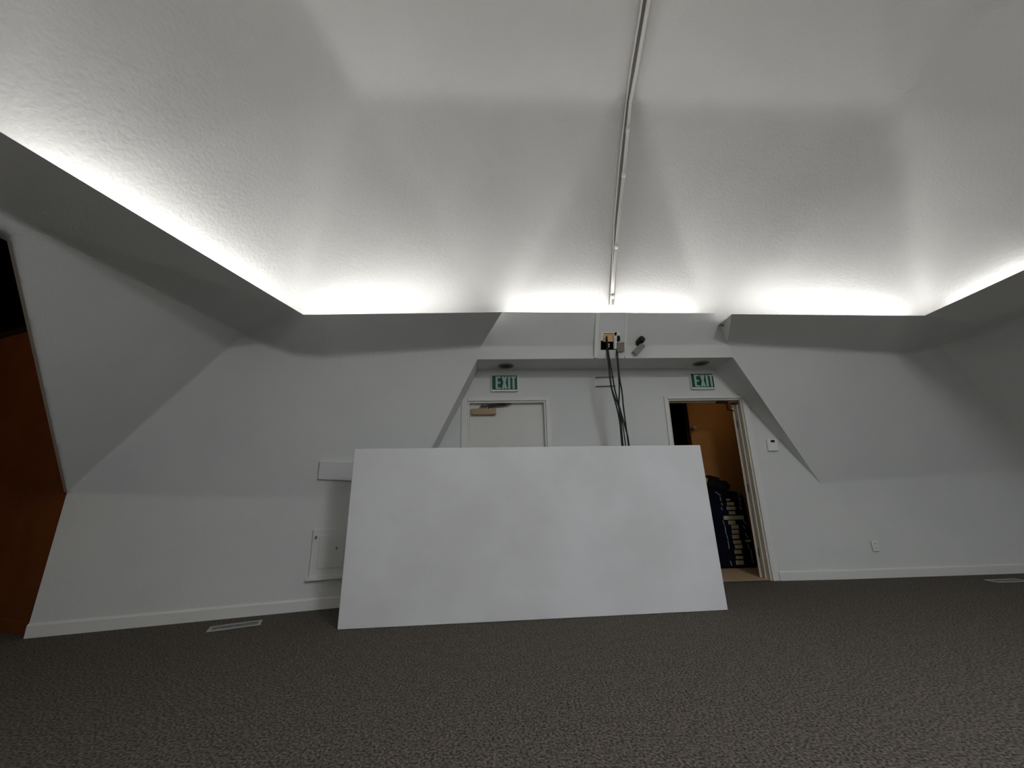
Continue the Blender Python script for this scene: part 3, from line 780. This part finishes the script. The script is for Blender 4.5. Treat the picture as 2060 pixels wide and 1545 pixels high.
# hook on the corridor wall's corner
hk = P['hook'] + WN * .0 + WD * .03
bm = lathe(bmesh.new(), hk, WN, [(.022, 0), (.022, .012), (.012, .02), (.012, .045), (.028, .06), (.032, .075), (.026, .09), (.0, .094)], 20)
tag(obj('wall_hook', bm, M['beige'], smooth=True), 'small cream knob hook on the brown corridor wall corner', 'hook')

# ------------------------------------------------------------------ light: cove tubes behind the lip
def cove(a, b, off, power, color=(1, .985, .96)):
    a = a + Vector(off); b = b + Vector(off)
    l = bpy.data.lights.new('cove_tube', 'AREA'); l.shape = 'RECTANGLE'; l.size = (b - a).length; l.size_y = .05
    l.energy = power * l.size; l.color = color
    o = bpy.data.objects.new('cove_tube', l); COL.objects.link(o)
    d = (b - a).normalized(); inw = Vector((-off[0], -off[1], 0)); inw = inw.normalized() if inw.length else Vector((0, 1, 0))
    z = -(Vector((0, 0, 1)) + inw * .2).normalized(); z = (z - d * z.dot(d)).normalized(); y = z.cross(d)
    m = Matrix((d, y, z)).transposed().to_4x4(); m.translation = (a + b) / 2; o.matrix_world = m
PW = 5.0; PB = 2.6; FILL = 150
L0, L1, L2, Lr, Lr2, Lm = (P[k] for k in ('L0', 'L1', 'L2', 'Lr', 'Lr2', 'Lm'))
cove(lerp(Lm, L0, .13), lerp(Lm, L0, 1.02), (-.27, 0, .025), PW * .75)
cove(lerp(L0, P['LE'], .0), lerp(L0, P['LE'], .84), (0, .27, .025), PW)
cove(lerp(L1, L2, .05), lerp(L1, L2, .96), (0, .27, .025), PW)
cove(lerp(P['NotchR2'], Lr, .07), lerp(P['NotchR2'], Lr, 1.0), (0, .27, .025), PW * .8)
cove(lerp(Lr, to_y(Lr, Lr2, 1.9), .03), to_y(Lr, Lr2, 1.9), (.27, 0, .025), PW * .5)
cove(to_y(Lr, Lr2, 1.7), to_y(Lr, Lr2, -.6), (.27, 0, .025), PW * PB)
cove(to_y(Lr, Lr2, -.8), to_y(Lr, Lr2, -3.2), (.27, 0, .025), PW * PB)
cove(to_y(L0, Lm, .8), to_y(L0, Lm, -1.2), (-.27, 0, .025), PW * PB)
cove(to_y(L0, Lm, -1.4), to_y(L0, Lm, -3.6), (-.27, 0, .025), PW * PB)
for xa, xb in ((-2.2, .1), (.3, 2.5), (2.7, 4.7)): cove(Vector((xa, -4.8, 2.95)), Vector((xb, -4.8, 2.95)), (0, 0, 0), PW * PB)

# added fill light for walls and floor, unseen above and behind the camera
l = bpy.data.lights.new('added_fill', 'AREA'); l.shape = 'DISK'; l.size = 1.2; l.energy = FILL; l.color = (.93, .97, 1)
o = bpy.data.objects.new('added_fill', l); COL.objects.link(o); o.location = (2.5, -1.3, 3.9)

def lamp(name, loc, tgt, e, col, size):
    l = bpy.data.lights.new(name, 'AREA'); l.shape = 'DISK'; l.size = size; l.energy = e; l.color = col
    o = bpy.data.objects.new(name, l); COL.objects.link(o); o.location = loc
    o.rotation_euler = (Vector(tgt) - Vector(loc)).to_track_quat('-Z', 'Y').to_euler()
lamp('side_room_fill', (-5.6, 1.2, 2.5), (-4.9, 4.0, 2.1), 5, (1, .72, .45), .3)  # added warm fill to brighten the brown side wall, source unseen
lamp('corridor_fill', WF(-.1, 2.38, -.22), CF(-.1, .9), 1.2, (1, .8, .55), .5)  # added fill for the corridor wall and floor, hidden above the door head

w = bpy.data.worlds.new('World'); scn.world = w; w.use_nodes = True
w.node_tree.nodes['Background'].inputs[0].default_value = (0, 0, 0, 1)

# ------------------------------------------------------------------ camera
cd = bpy.data.cameras.new('Camera'); cam = bpy.data.objects.new('Camera', cd); COL.objects.link(cam)
cd.sensor_fit = 'HORIZONTAL'; cd.sensor_width = 36; cd.lens = PT['cam']['f'] / 2060 * 36; cd.clip_start = .05
ax = PT['cam_axes']
mm = Matrix((Vector(ax[0]), Vector(ax[1]), Vector(ax[2]))).transposed().to_4x4(); mm.translation = (0, 0, PT['cam']['h']); cam.matrix_world = mm
scn.camera = cam
vs = scn.view_settings; vs.view_transform = 'Standard'; vs.look = 'None'; vs.gamma = 1; vs.use_curve_mapping = False
vs.exposure = 0
scn.cycles.max_bounces = 10; scn.cycles.diffuse_bounces = 8
scn.cycles.use_denoising = True
